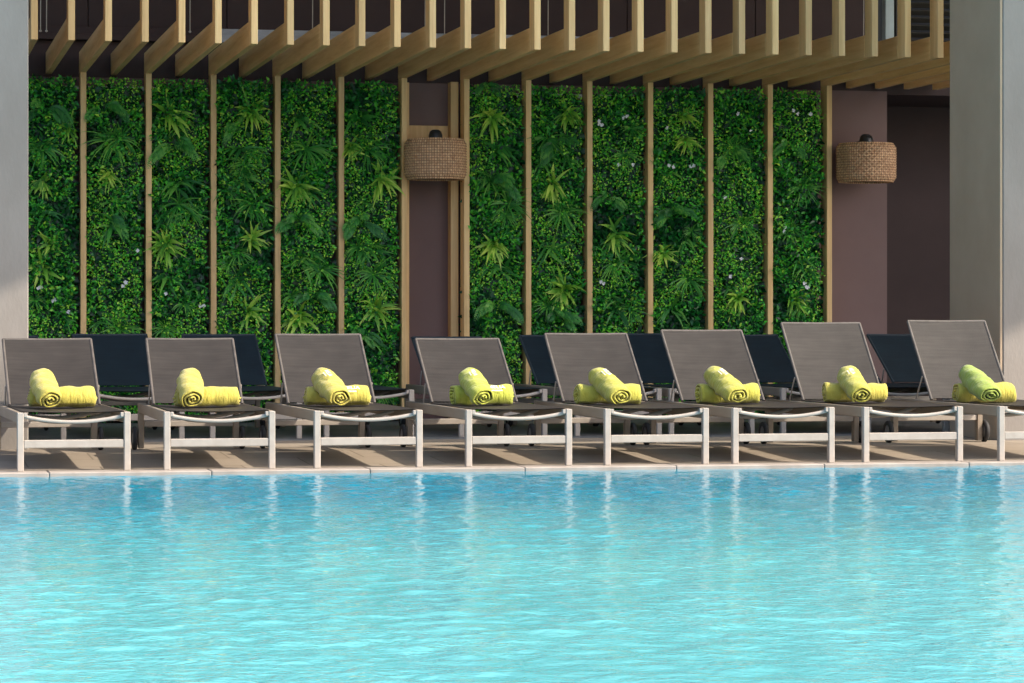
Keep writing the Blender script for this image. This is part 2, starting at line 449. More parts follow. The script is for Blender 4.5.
# ------------------------------------------------------------------ timber fins
FZ, FH, FW, FD = 3.085, .19, .052, .18
posts = {}
LONG = {-1,1,3,5,7,9,11,13,15,17,19,21,23,25}
panel_name = ['first','second','third','fourth','fifth','sixth','seventh','eighth','ninth','tenth','eleventh','twelfth']
def fin_label(i):
    if i == -1: return 'timber fin half hidden behind the left plaster column'
    if i in LONG:
        if i == 11: return 'long bent timber fin whose post stands left of the niche lamp'
        if i == 13: return 'long bent timber fin whose post stands right of the niche lamp'
        if i == 25: return 'long bent timber fin whose post borders the twelfth plant panel on its right'
        k = (i+1)//2 if i < 11 else (i-13)//2 + 6
        return 'long bent timber fin whose post divides the %s and %s plant panels from left' % (panel_name[k-1], panel_name[k])
    if i < 26:
        if i == 12: return 'short timber fin ending above the niche lamp between two long fins'
        k = i//2 if i < 12 else (i-14)//2 + 6
        return 'short timber fin ending above the %s plant panel from the left' % panel_name[k]
    return '%s short timber fin right of the last post, reaching behind the right column' % {26:'first',27:'second',28:'third',29:'fourth'}[i]
for i in range(-1, 30):
    xr_ = 1.44 + .2818*i
    x0, x1 = -FW/2, FW/2
    root = empty('timber_fin', (xr_-FW/2, Y_FIN, FZ))
    tag(root, fin_label(i), 'fin', 'timber fins over the terrace')
    lng = i in LONG
    yend = (Y_POST - Y_FIN + FD) if lng else (Y_WALL - Y_FIN - .012)
    mb = MB(); mb.cbox(x0, x1, 0, FD, 0, 5.24-FZ, .003); mb.build('upright', M_wood_z, root)
    mb = MB(); mb.cbox(x0, x1, FD+.001, yend, 0, FH, .003); mb.build('crossbeam', M_wood_y, root)
    if lng:
        mb = MB(); mb.cbox(x0+.001, x1-.001, Y_POST-Y_FIN, Y_POST-Y_FIN+FD, DECK_B-FZ, -.001, .003)
        mb.build('post', M_wood_z, root)
        posts[i] = (xr_-FW, xr_)

# ------------------------------------------------------------------ planted panels
def leaf_mesh(name, P, D, Nn, L, W, tint, mat, parent, curl=.15):
    """P base, D direction, Nn normal (arrays n,3); kite leaves with a fold"""
    n = len(P)
    S = np.cross(D, Nn); S /= np.linalg.norm(S, axis=1)[:,None]+1e-9
    Nn = np.cross(S, D)
    L = L[:,None]; W = W[:,None]
    mid = P + D*L*.45
    v = np.stack([P, mid + S*W*.5 + Nn*W*.14, mid - Nn*W*.05, mid - S*W*.5 + Nn*W*.14, P + D*L - Nn*L*curl], 1).reshape(-1, 3)
    base = (np.arange(n)*5)[:,None]
    t = np.concatenate([base+np.array([[0,1,2]]), base+np.array([[0,2,3]]), base+np.array([[1,4,2]]), base+np.array([[2,4,3]])], 0).astype(np.int32)
    me = bpy.data.meshes.new(name)
    me.vertices.add(len(v)); me.vertices.foreach_set('co', v.ravel())
    me.loops.add(t.size); me.loops.foreach_set('vertex_index', t.ravel())
    me.polygons.add(len(t)); me.polygons.foreach_set('loop_start', np.arange(0, t.size, 3, dtype=np.int32))
    a = me.attributes.new('tint', 'FLOAT', 'POINT'); a.data.foreach_set('value', np.repeat(tint, 5).astype(np.float32))
    me.update(calc_edges=True)
    me.materials.append(mat)
    return link(bpy.data.objects.new(name, me), parent)

def unit(a): return a/(np.linalg.norm(a, axis=1)[:,None]+1e-9)

def strap_leaf(verts, faces, tints, base, dirv, L, W, droop, tint, tgrad=.35, seg=5):
    """long bending leaf"""
    b0 = len(verts)
    d = Vector(dirv).normalized(); p = Vector(base)
    side = d.cross(Vector((0,-1,.25))).normalized()
    prof = [.35,.85,1.0,.72,.38,.03]
    for k in range(seg+1):
        w = W*prof[k]/2
        nn = side.cross(d).normalized()
        verts.append(p + side*w + nn*w*.25); verts.append(p - side*w + nn*w*.25)
        tg = tint + tgrad*(k/seg-.45)
        tints += [tg, tg]
        d = (d + Vector((0,0,-droop))).normalized(); p = p + d*(L/seg)
    for k in range(seg):
        a = b0+2*k; faces.append((a, a+1, a+3, a+2))

def strap_obj(name, leaves, mat, parent, loc):
    verts, faces, tints = [], [], []
    for lf in leaves: strap_leaf(verts, faces, tints, *lf)
    me = bpy.data.meshes.new(name); me.from_pydata([tuple(v) for v in verts], [], faces)
    a = me.attributes.new('tint', 'FLOAT', 'POINT'); a.data.foreach_set('value', np.array(tints, np.float32))
    me.polygons.foreach_set('use_smooth', [True]*len(faces)); me.materials.append(mat)
    o = bpy.data.objects.new(name, me); o.location = loc
    return link(o, parent)

def rosette(parent, x, z, size, bright):
    lv = []
    nl = random.randint(20, 34); size *= random.uniform(.75, 1.2)
    bx, bz = random.uniform(-.5,.5), random.uniform(-.35,.35); bright += random.uniform(-.2,.12)
    for k in range(nl):
        a = random.uniform(0, 2*math.pi)
        out = random.choice((.2, .5, .9, 1.6))
        d = (math.cos(a)+bx, -out, math.sin(a)*.9+.15+bz)
        lv.append(((random.uniform(-.02,.02),random.uniform(-.03,.02),random.uniform(-.03,.03)), d, size*random.uniform(.6,1.25), size*random.uniform(.10,.19), random.uniform(.05,.30), random.gauss(bright, .2), .8))
    return strap_obj('rosette', lv, M_ros, parent, (x, -.10, z))
def fern(parent, x, z, size):
    lv = []
    for k in range(random.randint(5, 7)):
        a = random.uniform(-.5, math.pi+.5)
        d = Vector((math.cos(a)*.9, -.6, math.sin(a)*.4+.35)).normalized()
        p = Vector((random.uniform(-.02,.02),0,random.uniform(-.02,.02))); L = size*random.uniform(.9,1.35); t = random.random()
        ns = 14
        for s in range(ns):
            p = p + d*(L/ns); d = (d+Vector((0,0,-.14))).normalized()
            sd = d.cross(Vector((0,-1,.2))).normalized()
            wl = size*.26*math.sin(math.pi*(s+1.2)/(ns+1.4))
            for sg in (1,-1):
                lv.append((tuple(p), tuple(sd*sg + d*.8 + Vector((0,-.1,-.05))), wl, wl*.26, .12, t*.8+random.uniform(-.1,.35)))
    return strap_obj('fern', lv, M_frond, parent, (x, -.09, z))
def broad(parent, x, z, size):
    lv = []
    for k in range(random.randint(8, 12)):
        a = random.uniform(-1.1, math.pi+1.1)
        d = (math.cos(a)*.8, -random.uniform(.3,1.1), math.sin(a)*.5+.05)
        lv.append(((random.uniform(-.03,.03),0,random.uniform(-.03,.03)), d, size*random.uniform(.8,1.25), size*random.uniform(.10,.17), random.uniform(.1,.34), random.uniform(.0,1)))
    return strap_obj('broad_leaves', lv, M_frond, parent, (x, -.10, z))
def grass(parent, x, z, size):
    lv = []
    for k in range(random.randint(26, 36)):
        a = random.uniform(0, 2*math.pi)
        d = (math.cos(a), -random.uniform(.4,.9), math.sin(a)*.7+.3)
        lv.append(((0,0,0), d, size*random.uniform(.7,1.2), size*.055, random.uniform(.14,.26), random.uniform(.3,1)))
    return strap_obj('grass_tuft', lv, M_frond, parent, (x, -.10, z))
def flowers(parent, x, z):
    mb = MB()
    c = Vector((0,0,0)); ci = None
    if True:
        for j in range(9):
            a = j*2*math.pi/5 + random.random()
            u = Vector((math.cos(a), -.3, math.sin(a))); w = Vector((-math.sin(a), 0, math.cos(a)))
            r = .0145*random.uniform(.7,1.2); b0 = len(mb.v)
            if ci is None: mb.v.append((0,0,0)); ci = b0; b0 += 1
            mb.v += [tuple(u*r*.7+w*r*.5), tuple(u*r*1.3), tuple(u*r*.7-w*r*.5)]
            mb.f.append((ci,b0,b0+1,b0+2)); mb.sm.append(False)
    return mb.build('white_flower', M_petal, parent, (x, -.16, z))

panels = [(-1,1),(1,3),(3,5),(5,7),(7,9),(9,11),(13,15),(15,17),(17,19),(19,21),(21,23),(23,25)]
PL = ['leafy green wall panel nearest the left plaster column',
      'second green plant panel from the left, above the gap between the first two front loungers',
      'third green plant panel from the left, with spiky yellow rosette near its top',
      'fourth green plant panel from the left, two places before the niche lamp posts begin',
      'fifth green plant panel from the left, behind the third front lounger',
      'sixth green plant panel, bordering the lamp niche on its left',
      'seventh green plant panel, bordering the lamp niche on its right',
      'eighth green plant panel, second to the right of the lamp niche',
      'ninth green plant panel dotted with white flowers, behind the fifth front lounger',
      'tenth green plant panel, third one left of the right hand wall lamp',
      'eleventh green plant panel, second last before the right hand wall lamp',
      'last green plant panel at the right, next to the right hand wall lamp']
def smooth_noise(x, z, seed):
    r = random.Random(seed); s = np.zeros_like(x)
    for k in range(7):
        fx, fz = r.uniform(-7,7), r.uniform(-7,7)
        s += np.sin(x*fx + z*fz + r.uniform(0,6.28))
    return s/3.0
ZB, ZT = .10, 2.93
# (kind, px, py, size) of the big plants seen in the photograph, the rest is scattered
SEEN = [[('R',68,128,.19),('F',44,112,.26),('G',42,150,.26),('R',42,182,.18),('B',42,215,.22),('R',50,245,.19),('R',42,268,.2),('W',38,290,0),('W',52,303,0),('W',75,313,0)],
        [('F',105,112,.24),('G',112,143,.3),('R',108,176,.2),('G',120,140,.25),('F',105,222,.24),('B',112,225,.24),('W',135,248,0),('W',122,285,0),('G',120,330,.25)],
        [('R',168,117,.2),('F',172,150,.26),('B',178,185,.24),('G',178,205,.26),('R',165,245,.2),('B',165,278,.22),('W',165,297,0),('W',205,308,0),('G',190,215,.22)],
        [('R',250,112,.2),('F',238,130,.2),('B',238,150,.22),('B',240,180,.24),('G',250,205,.26),('R',250,240,.19),('B',235,280,.22),('R',247,312,.2),('G',225,190,.22)],
        [('B',297,120,.26),('G',305,150,.28),('R',295,188,.2),('F',295,225,.26),('B',300,260,.24),('R',298,318,.22),('G',320,270,.26),('F',312,300,.22)],
        [('B',357,120,.26),('R',380,182,.23),('G',365,150,.26),('F',360,225,.26),('B',365,250,.24),('G',372,275,.28),('R',375,310,.22),('R',348,148,.15),('F',358,335,.2)],
        [('R',490,118,.23),('F',485,90,.16),('B',495,150,.26),('F',490,185,.28),('G',505,205,.28),('R',492,245,.2),('B',500,270,.2),('F',495,310,.26)],
        [('R',565,115,.22),('G',545,140,.24),('F',558,150,.26),('B',562,155,.2),('R',550,185,.2),('G',560,215,.26),('B',548,250,.24),('R',562,290,.2),('F',555,320,.24)],
        [('W',620,120,0),('W',594,123,0),('W',615,165,0),('W',628,163,0),('F',605,200,.2),('R',612,235,.19),('G',612,265,.24),('W',600,285,0),('B',615,310,.22)],
        [('R',680,118,.21),('R',683,140,.2),('W',661,132,0),('W',667,168,0),('W',690,166,0),('F',670,215,.22),('R',660,255,.19),('G',685,280,.26),('B',670,310,.22)],
        [('W',745,135,0),('W',735,118,0),('F',728,160,.2),('W',722,200,0),('G',738,225,.24),('R',735,300,.18),('W',740,262,0),('W',728,275,0)],
        [('W',792,113,0),('W',808,116,0),('F',785,150,.2),('G',800,190,.24),('W',780,230,0),('B',795,260,.2),('R',790,300,.17),('W',800,285,0)]]
YC = Y_WALL - .16
def py_to_z(px, py, Y):
    X = X_at(px, Y); zc = X*math.sin(TH) + Y*math.cos(TH)
    return CAM_H - (py-320)*zc/F
for k, (a, b) in enumerate(panels):
    x0 = posts[a][1] + .012; x1 = posts[b][0] - .045
    xc = (x0+x1)/2; w = x1-x0
    root = empty('plant_panel', (xc, Y_WALL-.14, DECK_B))
    tag(root, PL[k], 'plant panel', 'planted wall panels between the posts')
    mb = MB(); mb.cbox(-w/2, w/2, .002, .138, .02, ZT, .01); mb.build('backing', M_soil, root)
    mb = MB(); mb.box(-w/2-.01, w/2+.04, .01, .05, ZT-.025, ZT+.008); mb.build('top_trim', M_white, root)
    n = 8500
    px = rng.uniform(-w/2-.01, w/2+.012, n); pz = rng.uniform(ZB-.05, ZT+.065, n)
    patch = smooth_noise(px+k*3.1, pz*1.3, 50+k)
    small = patch > .12                      # box like foliage with bright tips
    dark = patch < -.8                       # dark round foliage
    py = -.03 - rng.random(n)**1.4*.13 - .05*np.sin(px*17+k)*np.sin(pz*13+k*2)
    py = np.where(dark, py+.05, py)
    D = np.stack([rng.normal(0, .75, n), -np.abs(rng.normal(.55, .35, n)), rng.normal(.15, .7, n)], 1)
    D = unit(D)
    Nn = unit(np.stack([rng.normal(0,.5,n), -np.ones(n)*.8, rng.normal(.5,.5,n)], 1))
    L = np.where(small, rng.uniform(.018,.034,n), np.where(dark, rng.uniform(.045,.075,n), rng.uniform(.028,.055,n)))
    W = L*np.where(small, .62, .5)*rng.uniform(.8,1.2,n)
    right_half = k >= 8
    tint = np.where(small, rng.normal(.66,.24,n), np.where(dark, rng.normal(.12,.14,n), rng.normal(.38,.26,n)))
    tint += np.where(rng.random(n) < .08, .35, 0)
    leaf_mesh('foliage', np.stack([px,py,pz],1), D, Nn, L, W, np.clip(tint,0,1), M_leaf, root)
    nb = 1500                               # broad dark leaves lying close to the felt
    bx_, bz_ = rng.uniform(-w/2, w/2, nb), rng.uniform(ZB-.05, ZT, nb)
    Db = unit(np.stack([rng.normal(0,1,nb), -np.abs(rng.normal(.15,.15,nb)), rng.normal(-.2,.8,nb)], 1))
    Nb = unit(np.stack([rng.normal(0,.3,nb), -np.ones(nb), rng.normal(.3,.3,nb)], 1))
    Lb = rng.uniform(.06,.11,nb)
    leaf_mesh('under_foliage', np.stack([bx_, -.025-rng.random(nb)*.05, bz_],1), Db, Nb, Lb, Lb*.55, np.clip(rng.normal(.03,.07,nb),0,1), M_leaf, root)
    used = []
    for (kd, sx, sy, sz) in SEEN[k]:
        X = X_at(sx, YC) - xc; Z = py_to_z(sx, sy, YC) - DECK_B
        X = max(-w/2+.05, min(w/2-.05, X))
        used.append((X, Z))
        if kd == 'R': rosette(root, X, Z, sz, .55)
        elif kd == 'F': fern(root, X, Z, sz)
        elif kd == 'B': broad(root, X, Z, sz)
        elif kd == 'G': grass(root, X, Z, sz)
        else:
            for q in range(random.randint(1, 3)): flowers(root, X+random.uniform(-.035,.035), Z+random.uniform(-.03,.03))
    for t in range(3):
        broad(root, random.uniform(-w/2+.08, w/2-.08), random.uniform(.2, 2.7), random.uniform(.12,.2))
        grass(root, random.uniform(-w/2+.08, w/2-.08), random.uniform(.2, 2.7), random.uniform(.12,.22))

# ------------------------------------------------------------------ lamp niche boards
xa = posts[11][1]; xb = posts[13][0]
def board(x0, x1, y0, y1, z0, z1, label):
    mb = MB(); mb.cbox(0, x1-x0, 0, y1-y0, 0, z1-z0, .003)
    o = mb.build('niche_board', M_wood_z, None, (x0, y0, z0))
    return tag(o, label, 'board')
board(xa+.003, xa+.05, Y_WALL-.12, Y_WALL-.002, DECK_B, 3.06, 'upright timber board lining the left side of the lamp niche')
board(xb-.088, xb-.018, Y_WALL-.14, Y_WALL-.002, DECK_B, 3.07, 'upright timber board lining the right side of the lamp niche')
zt = py_to_z(430, 126, Y_WALL); 
board(xa+.053, xb-.091, Y_WALL-.05, Y_WALL-.002, zt-.34, zt, 'flat timber board fixed behind the lamp in the niche')

# ------------------------------------------------------------------ wicker wall lamps
def wicker_shade(R=.27, H=.345):
    nth, rows = 216, 15
    per = 4
    prof = []
    for j in range(rows*per+1):
        t = j/(rows*per)
        z = (t-.5)*H
        e = abs(t-.5)*2
        r = R*(1 - .10*max(0, (e-.72)/.28)**2)
        prof.append((r, z, j))
    vs = []
    for (r, z, j) in prof:
        row = j//per; ph = (j % per)/per
        bulge = math.sin(math.pi*ph)
        for i in range(nth):
            th = 2*math.pi*i/nth
            wv = math.sin(36*th + math.pi*(row % 2))
            rr = r + .0065*bulge*(wv) + .002*bulge + .003*math.sin(9*th+2)*.4
            vs.append((rr*math.cos(th), rr*math.sin(th), z))
    m = len(prof)
    fs = [(j*nth+i, j*nth+(i+1)%nth, (j+1)*nth+(i+1)%nth, (j+1)*nth+i) for j in range(m-1) for i in range(nth)]
    mb = MB(); mb.add(vs, fs, True)
    return mb
def lamp(px, pyc, label, ydepth):
    Y = Y_WALL - ydepth
    x = X_at(px, Y); z = py_to_z(px, pyc, Y)
    root = empty('wall_lamp', (x, Y, z))
    tag(root, label, 'lamp', 'wicker wall lamps')
    s = wicker_shade().build('lamp_shade', M_wicker, root)
    s.rotation_euler = (0, 0, random.uniform(0, 6))
    for zz in (-.172, .172):
        mb = MB()
        mb.tube([(.245*math.cos(a*math.pi/24), .245*math.sin(a*math.pi/24), zz) for a in range(49)], .008, 6, caps=False)
        mb.build('rim', M_wicker, s)
    mb = MB()
    mb.lathe([(.0,.265),(.03,.262),(.052,.245),(.062,.215),(.064,.17),(.06,.10),(.04,.08)], 20)
    mb.build('lamp_holder', M_black, root)
    mb = MB(); mb.tube([(0,0,.20),(0,.12,.20),(0,ydepth-.04,.19)], .02, 8)
    mb.build('arm', M_black, root)
    mb = MB(); mb.cbox(-.05,.05,ydepth-(.075 if px < 600 else .03), ydepth-(.051 if px < 600 else .003), .06,.205,.006); mb.build('wall_plate', M_black, root)
    mb = MB(); mb.lathe([(.0,-.06),(.03,-.055),(.045,-.03),(.04,.01),(.02,.05),(.018,.09)], 14); mb.build('bulb', M_white, root)
lamp(435.5, 159.5, 'round wicker wall lamp hung in the timber niche among the plants', .44)
lamp(866, 163, 'round wicker wall lamp on the bare mauve wall at the right', .34)

# ------------------------------------------------------------------ upper right: pale post and louvres
mb = MB(); mb.cbox(0, .085, 0, .1, 0, 1.6, .004)
tag(mb.build('window_post', M_pale, None, (X_at(885.5, Y_WALL+.1), Y_WALL+.1, 3.51)), 'pale weathered upright post above the recess left of the louvres', 'post')
lv = empty('louvre_grille', (X_at(896, Y_WALL+.2), Y_WALL+.2, 3.51))
tag(lv, 'dark slatted louvre grille above the recess beside the right column', 'grille')
z = .04
while z < 1.6:
    M = Matrix.Translation((0,.04,z)) @ Matrix.Rotation(math.radians(-32), 4, 'X')
    mb = MB(); mb.box(.03, 3.5, -.035, .035, -.006, .006, M); mb.build('slat', M_slat, lv); z += .07
mb = MB(); mb.cbox(0,.028,0,.1,0,1.65,.003); mb.cbox(3.502,3.54,0,.1,0,1.65,.003); mb.build('grille_frame', M_slat, lv)
mb = MB(); mb.box(-.4, 4, .2, .25, 0, 1.68); mb.build('backing_sheet', M_black, lv)

# hanging wires with clips
wl = [(40.5,4,'left of the pair near the left column'),(46.5,4,'right of the pair near the left column'),(190,2,'above the third plant panel'),(312.5,2,'above the fifth plant panel'),
      (425,2,'left of the niche lamp fin'),(444.5,2,'right of the niche lamp fin'),(548,2,'above the eighth plant panel'),(863.5,3,'near the pale post at upper right')]
for (px, yy, where) in wl:
    Y = Y_WALL - .13
    root = empty('hanging_wire', (X_at(px, Y), Y, 3.47))
    tag(root, 'thin pale hanging wire '+where, 'wire', 'thin wires hanging behind the fins')
    L = 0.0 if px > 60 else -.02
    mb = MB(); mb.tube([(0,0,L+.01),(.002,0,.4),(0,0,1.72)], .0045, 6); mb.build('strand', M_wire, root)
    mb = MB(); mb.lathe([(0,-.012),(.011,-.006),(.012,.004),(0,.014)], 10, Matrix.Translation((0,0,L))); mb.build('clip', M_wire, root)

# ------------------------------------------------------------------ sun loungers
W2, LEN, RT, RB = .35, 2.05, .366, .298
HINGE_Y, HINGE_Z = 1.36, .372
def make_lounger():
    root = empty('sun_lounger')
    for s in (-1, 1):
        mb = MB(); xo, xi = s*W2, s*(W2-.04); a, b = min(xo,xi), max(xo,xi)
        mb.cbox(a, b, 0, .045, 0, RT, .004); mb.build('leg', M_alu, root)
        mb = MB(); mb.cbox(a, b, .046, LEN-.06, RB, RT, .005); mb.build('side_rail', M_rail, root)
        mb = MB(); mb.cbox(a, b, LEN-.059, LEN, .05, RT, .004)
        lg = mb.build('leg', M_rail, root); lg['rear'] = 1
        # wheel outside the rear leg
        wx = s*(W2+.024)
        M = Matrix.Translation((wx, LEN-.03, .038+.082)) @ Matrix.Rotation(math.pi/2, 4, 'Y')
        mb = MB(); mb.lathe([(.05,-.014),(.074,-.016),(.082,-.008),(.082,.008),(.074,.016),(.05,.014),(.05,-.014)], 24, M)
        wv = mb.build('wheel', M_rubber, root); wv['rear'] = 1
        mb = MB(); mb.lathe([(0,-.013),(.03,-.015),(.051,-.010),(.051,.010),(.03,.015),(0,.013)], 20, M)
        mb.build('hub', M_hub, wv)
        mb = MB(); mb.cbox(min(s*(W2-.041), s*(W2-.062)), max(s*(W2-.041), s*(W2-.062)), .004, .05, RT-.03, RT-.002, .003)
        mb.build('end_bracket', M_alu, root)
    mb = MB(); mb.cbox(-W2+.041, W2-.041, .005, .038, .145, .195, .004); mb.build('crossbar', M_alu, root)
    mb = MB(); mb.cbox(-W2+.041, W2-.041, LEN-.05, LEN-.012, .20, .24, .004); mb.build('crossbar', M_alu, root)
    def bow(y, sag, r):
        pts = []
        for k in range(17):
            t = k/16*2-1
            pts.append((t*(W2-.043), y, RT-.025 - sag*(1-t*t)))
        mb = MB(); mb.tube(pts, r*.62, 8, ry=r); return mb.build('bow', M_alu, root)
    bow(.028, .036, .012); bow(.75, .06, .014); bow(1.34, .055, .014)
    # sling seat
    mb = MB(); nxs, nys = 12, 20; vs = []; fs = []
    for j in range(nys+1):
        for i in range(nxs+1):
            t = i/nxs*2-1
            y = .03 + (HINGE_Y-.04)*j/nys
            sag = .016*(1-t*t)*min(1, 1.5*math.sin(math.pi*min(1,(j+1)/(nys+1)))+.25)
            vs.append((t*(W2-.032), y, RT+.006-sag))
    for j in range(nys):
        for i in range(nxs):
            q = j*(nxs+1)+i; fs.append((q, q+1, q+nxs+2, q+nxs+1))
    b = len(vs); vs2 = [(x,y,z-.004) for (x,y,z) in vs]
    mb.add(vs+vs2, fs+[tuple(v+b for v in f[::-1]) for f in fs], True)
    mb.build('seat', M_sling, root)
    # reclining back, origin on its hinge
    BL, BW = .73, .298
    mb = MB(); nxs, nys = 10, 10; vs = []; fs = []
    for j in range(nys+1):
        for i in range(nxs+1):
            t = i/nxs*2-1; u = j/nys
            vs.append((t*(BW-.004), .012+u*(BL-.016), .004-.016*(1-t*t)*math.sin(math.pi*min(1,u*.9+.05))))
    for j in range(nys):
        for i in range(nxs):
            q = j*(nxs+1)+i; fs.append((q, q+1, q+nxs+2, q+nxs+1))
    b = len(vs); vs2 = [(x,y,z-.004) for (x,y,z) in vs]
    mb.add(vs+vs2, fs+[tuple(v+b for v in f[::-1]) for f in fs], True)
    bk = mb.build('backrest', M_sling, root, (0, HINGE_Y, HINGE_Z))
    mb = MB()
    for s in (-1, 1): mb.tube([(s*BW,0,0),(s*BW,BL*.5,0),(s*BW,BL,0)], .0105, 8)
    mb.tube([(-BW,BL,0),(0,BL,-.004),(BW,BL,0)], .011, 8)
    mb.build('backrest_frame', M_sling_edge, bk)
    for s in (-1, 1):
        mb = MB(); mb.tube([(s*(BW+.012),.22,-.005),(s*(BW+.012),.20,-.10),(s*(BW+.012),.175,-.21)], .006, 6)
        mb.build('prop', M_alu, bk)
    return root
M_hem_shade = noisy('navy_hem', (.02,.03,.04), (.03,.042,.055), 14, .55)  # same hem with the rear row's shade in its colour
M_sling_edge = noisy('sling_hem', (.075,.065,.058), (.13,.113,.10), 14, .55)

fl = [17,163.8,315.3,466,606,734.5,864,999]; fr = [131,275.6,422,572.4,708,833.3,963,None]
tops = [.806,.806,.835,.803,.838,.862,.915,.93]
FLAB = ['front sun lounger at the far left, before the pale left column, with yellow towel rolls',
        'second front sun lounger from the left, its backrest below the second and third plant panels',
        'third front sun lounger from the left, with two yellow lettered towel rolls',
        'fourth front sun lounger from the left, below the niche lamp, with lime towel rolls',
        'fifth front sun lounger from the left, fourth from the right column',
        'sixth front sun lounger from the left, third from the right column',
        'seventh front sun lounger, next to the last, below the right hand wall lamp',
        'last front sun lounger at the right, before the right column, with green towel roll']
proto = make_lounger()
front = []
def shade_slings(o, cache={}):
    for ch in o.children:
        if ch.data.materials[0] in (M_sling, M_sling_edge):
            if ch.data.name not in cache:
                d = ch.data.copy(); d.materials[0] = M_sling_shade if ch.data.materials[0] is M_sling else M_hem_shade
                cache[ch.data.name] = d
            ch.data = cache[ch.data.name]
        shade_slings(ch)
BL = .73
for k in range(8):
    o = proto if k == 0 else copy_tree(proto)
    xl_ = X_at(fl[k], YF); xc = (xl_ + X_at(fr[k], YF))/2 if fr[k] else xl_+.35
    o.location = (xc, YF, 0); o.rotation_euler = (0,0,math.radians([1.8,-.3,1.3,.7,.3,.6,1.1,.9][k]))
    tag(o, FLAB[k], 'sun lounger', 'sun loungers in the front row')
    a = math.asin((tops[k]-HINGE_Z)/BL)
    for ch in o.children:
        if ch.name.startswith('backrest'): ch.rotation_euler = (a, 0, 0)
    front.append((xc, o))
bl = [-29,91,210,324,459,575,669,781,866,950]
BLAB = ['navy rear sun lounger mostly hidden by the left plaster column',
        'navy rear sun lounger showing between the first two front loungers',
        'navy rear sun lounger showing between the second and third front loungers',
        'navy rear sun lounger right behind the third front lounger',
        'navy rear sun lounger hidden behind the fourth front lounger under the niche lamp',
        'navy rear sun lounger peeking out left of the fifth front lounger',
        'navy rear sun lounger showing between the fifth and sixth front loungers',
        'navy rear sun lounger showing between the sixth and seventh front loungers',
        'navy rear sun lounger peeking out right of the seventh front lounger',
        'navy rear sun lounger peeking out left of the last front lounger']
for k, px in enumerate(bl):
    o = copy_tree(proto)
    xc = X_at(px, YB) + .35
    o.location = (xc, YB, DECK_B); shade_slings(o)
    tag(o, BLAB[k], 'sun lounger', 'sun loungers in the shaded rear row')
    a = math.asin((.80-DECK_B-HINGE_Z+random.uniform(-.01,.02))/BL)
    for ch in o.children:
        if ch.name.startswith('backrest'): ch.rotation_euler = (a, 0, 0)
        if ch.get('rear'): ch.location.z -= .038
for o in list(bpy.data.objects):
    if 'rear' in o: del o['rear']

# ------------------------------------------------------------------ rolled towels
def towel_mesh(L, R, seed, turns=3.0, taper=0.0, squash=0.0):
    """spiral roll along x, ends show the wound layers"""
    r = random.Random(seed)
    th = .0175
    n = 84
    inner, outer = [], []
    amax = turns*2*math.pi
    pitch = (R-.012)/amax
    for k in range(n+1):
        a = amax*k/n
        rr = .012 + pitch*a + .0022*math.sin(a*1.7+seed)*(a/amax)*(1-a/amax)*4
        inner.append((rr-th*.74, a)); outer.append((rr, a))
    loop = outer + inner[::-1]
    m = len(loop); ns = 18
    ph = [r.uniform(0,6.28) for _ in range(8)]
    start = -2.2 + r.uniform(-.4,.4) - turns*2*math.pi      # the loose hem lies underneath
    vs = []
    for s in range(ns+1):
        t = s/ns; x = (t-.5)*L
        edge = min(t, 1-t)*L
        for (rr, a) in loop:
            u = rr/R
            ang = a + start
            # soft folds in the outer layers, rounded ends
            w = .0045*u*math.sin(ang*2+ph[0]+t*5) + .0035*u*math.sin(ang*5+ph[1]+t*17) + .003*u*math.sin(t*23+ph[2]+ang)
            q = (rr + w - .004*u*u*max(0, 1-edge/.02)**2)*(1 - taper*(2*abs(t-.5))**2)
            dx = (.010*(1-u)*math.sin(ang*3+ph[3]) + .012*(u-.5)*-1 + .006*math.sin(ang+ph[4]))*(1 if t > .5 else -1)*max(0, 1-edge/.05)
            y = q*math.cos(ang)*(1.03+squash*t*.06); z = q*math.sin(ang)*(.97-squash*.12*t)
            z = max(z, -R*(.90-.22*squash*t)*(1 - taper*(2*abs(t-.5))**2) + .003*math.sin(x*40))
            vs.append((x+dx, y, z))
    fs = []
    for s in range(ns):
        for j in range(m):
            fs.append((s*m+j, s*m+(j+1)%m, (s+1)*m+(j+1)%m, (s+1)*m+j))
    for s, flip in ((0, False), (ns, True)):
        for k in range(n):
            a, b, c, d = s*m+k, s*m+k+1, s*m+(m-2-k), s*m+(m-1-k)
            fs.append((a,d,c,b) if not flip else (a,b,c,d))
    return vs, fs

def lettering(parent, R, along, ang0, size, flip=False):
    cu = bpy.data.curves.new('lettering_text', 'FONT'); cu.body = 'MELIA'; cu.size = size; cu.align_x = 'CENTER'; cu.extrude = 0; cu.offset = .0004
    to = bpy.data.objects.new('lettering_text', cu); col.objects.link(to)
    dg = bpy.context.evaluated_depsgraph_get()
    me0 = to.evaluated_get(dg).to_mesh()
    pts = [v.co.copy() for v in me0.vertices]; fcs = [tuple(p.vertices) for p in me0.polygons]
    to.evaluated_get(dg).to_mesh_clear()
    bpy.data.objects.remove(to); bpy.data.curves.remove(cu)
    mb = MB()
    def wrap(x, y):
        a = ang0 + y/R
        rr = R+.0075
        return (along+x, -rr*math.cos(a)*1.03, rr*math.sin(a)*.97)
    mb.add([wrap(p.x*1.25, p.y) for p in pts], fcs)
    # small stitched second line, too small to read in the picture
    x = -size*1.0
    while x < size*1.0:
        w = size*random.uniform(.10,.18)
        mb.add([wrap(x,-size*.55), wrap(x+w,-size*.55), wrap(x+w,-size*.30), wrap(x,-size*.30)], [(0,1,2,3)])
        x += w + size*.08
    return mb.build('lettering', M_thread, parent)

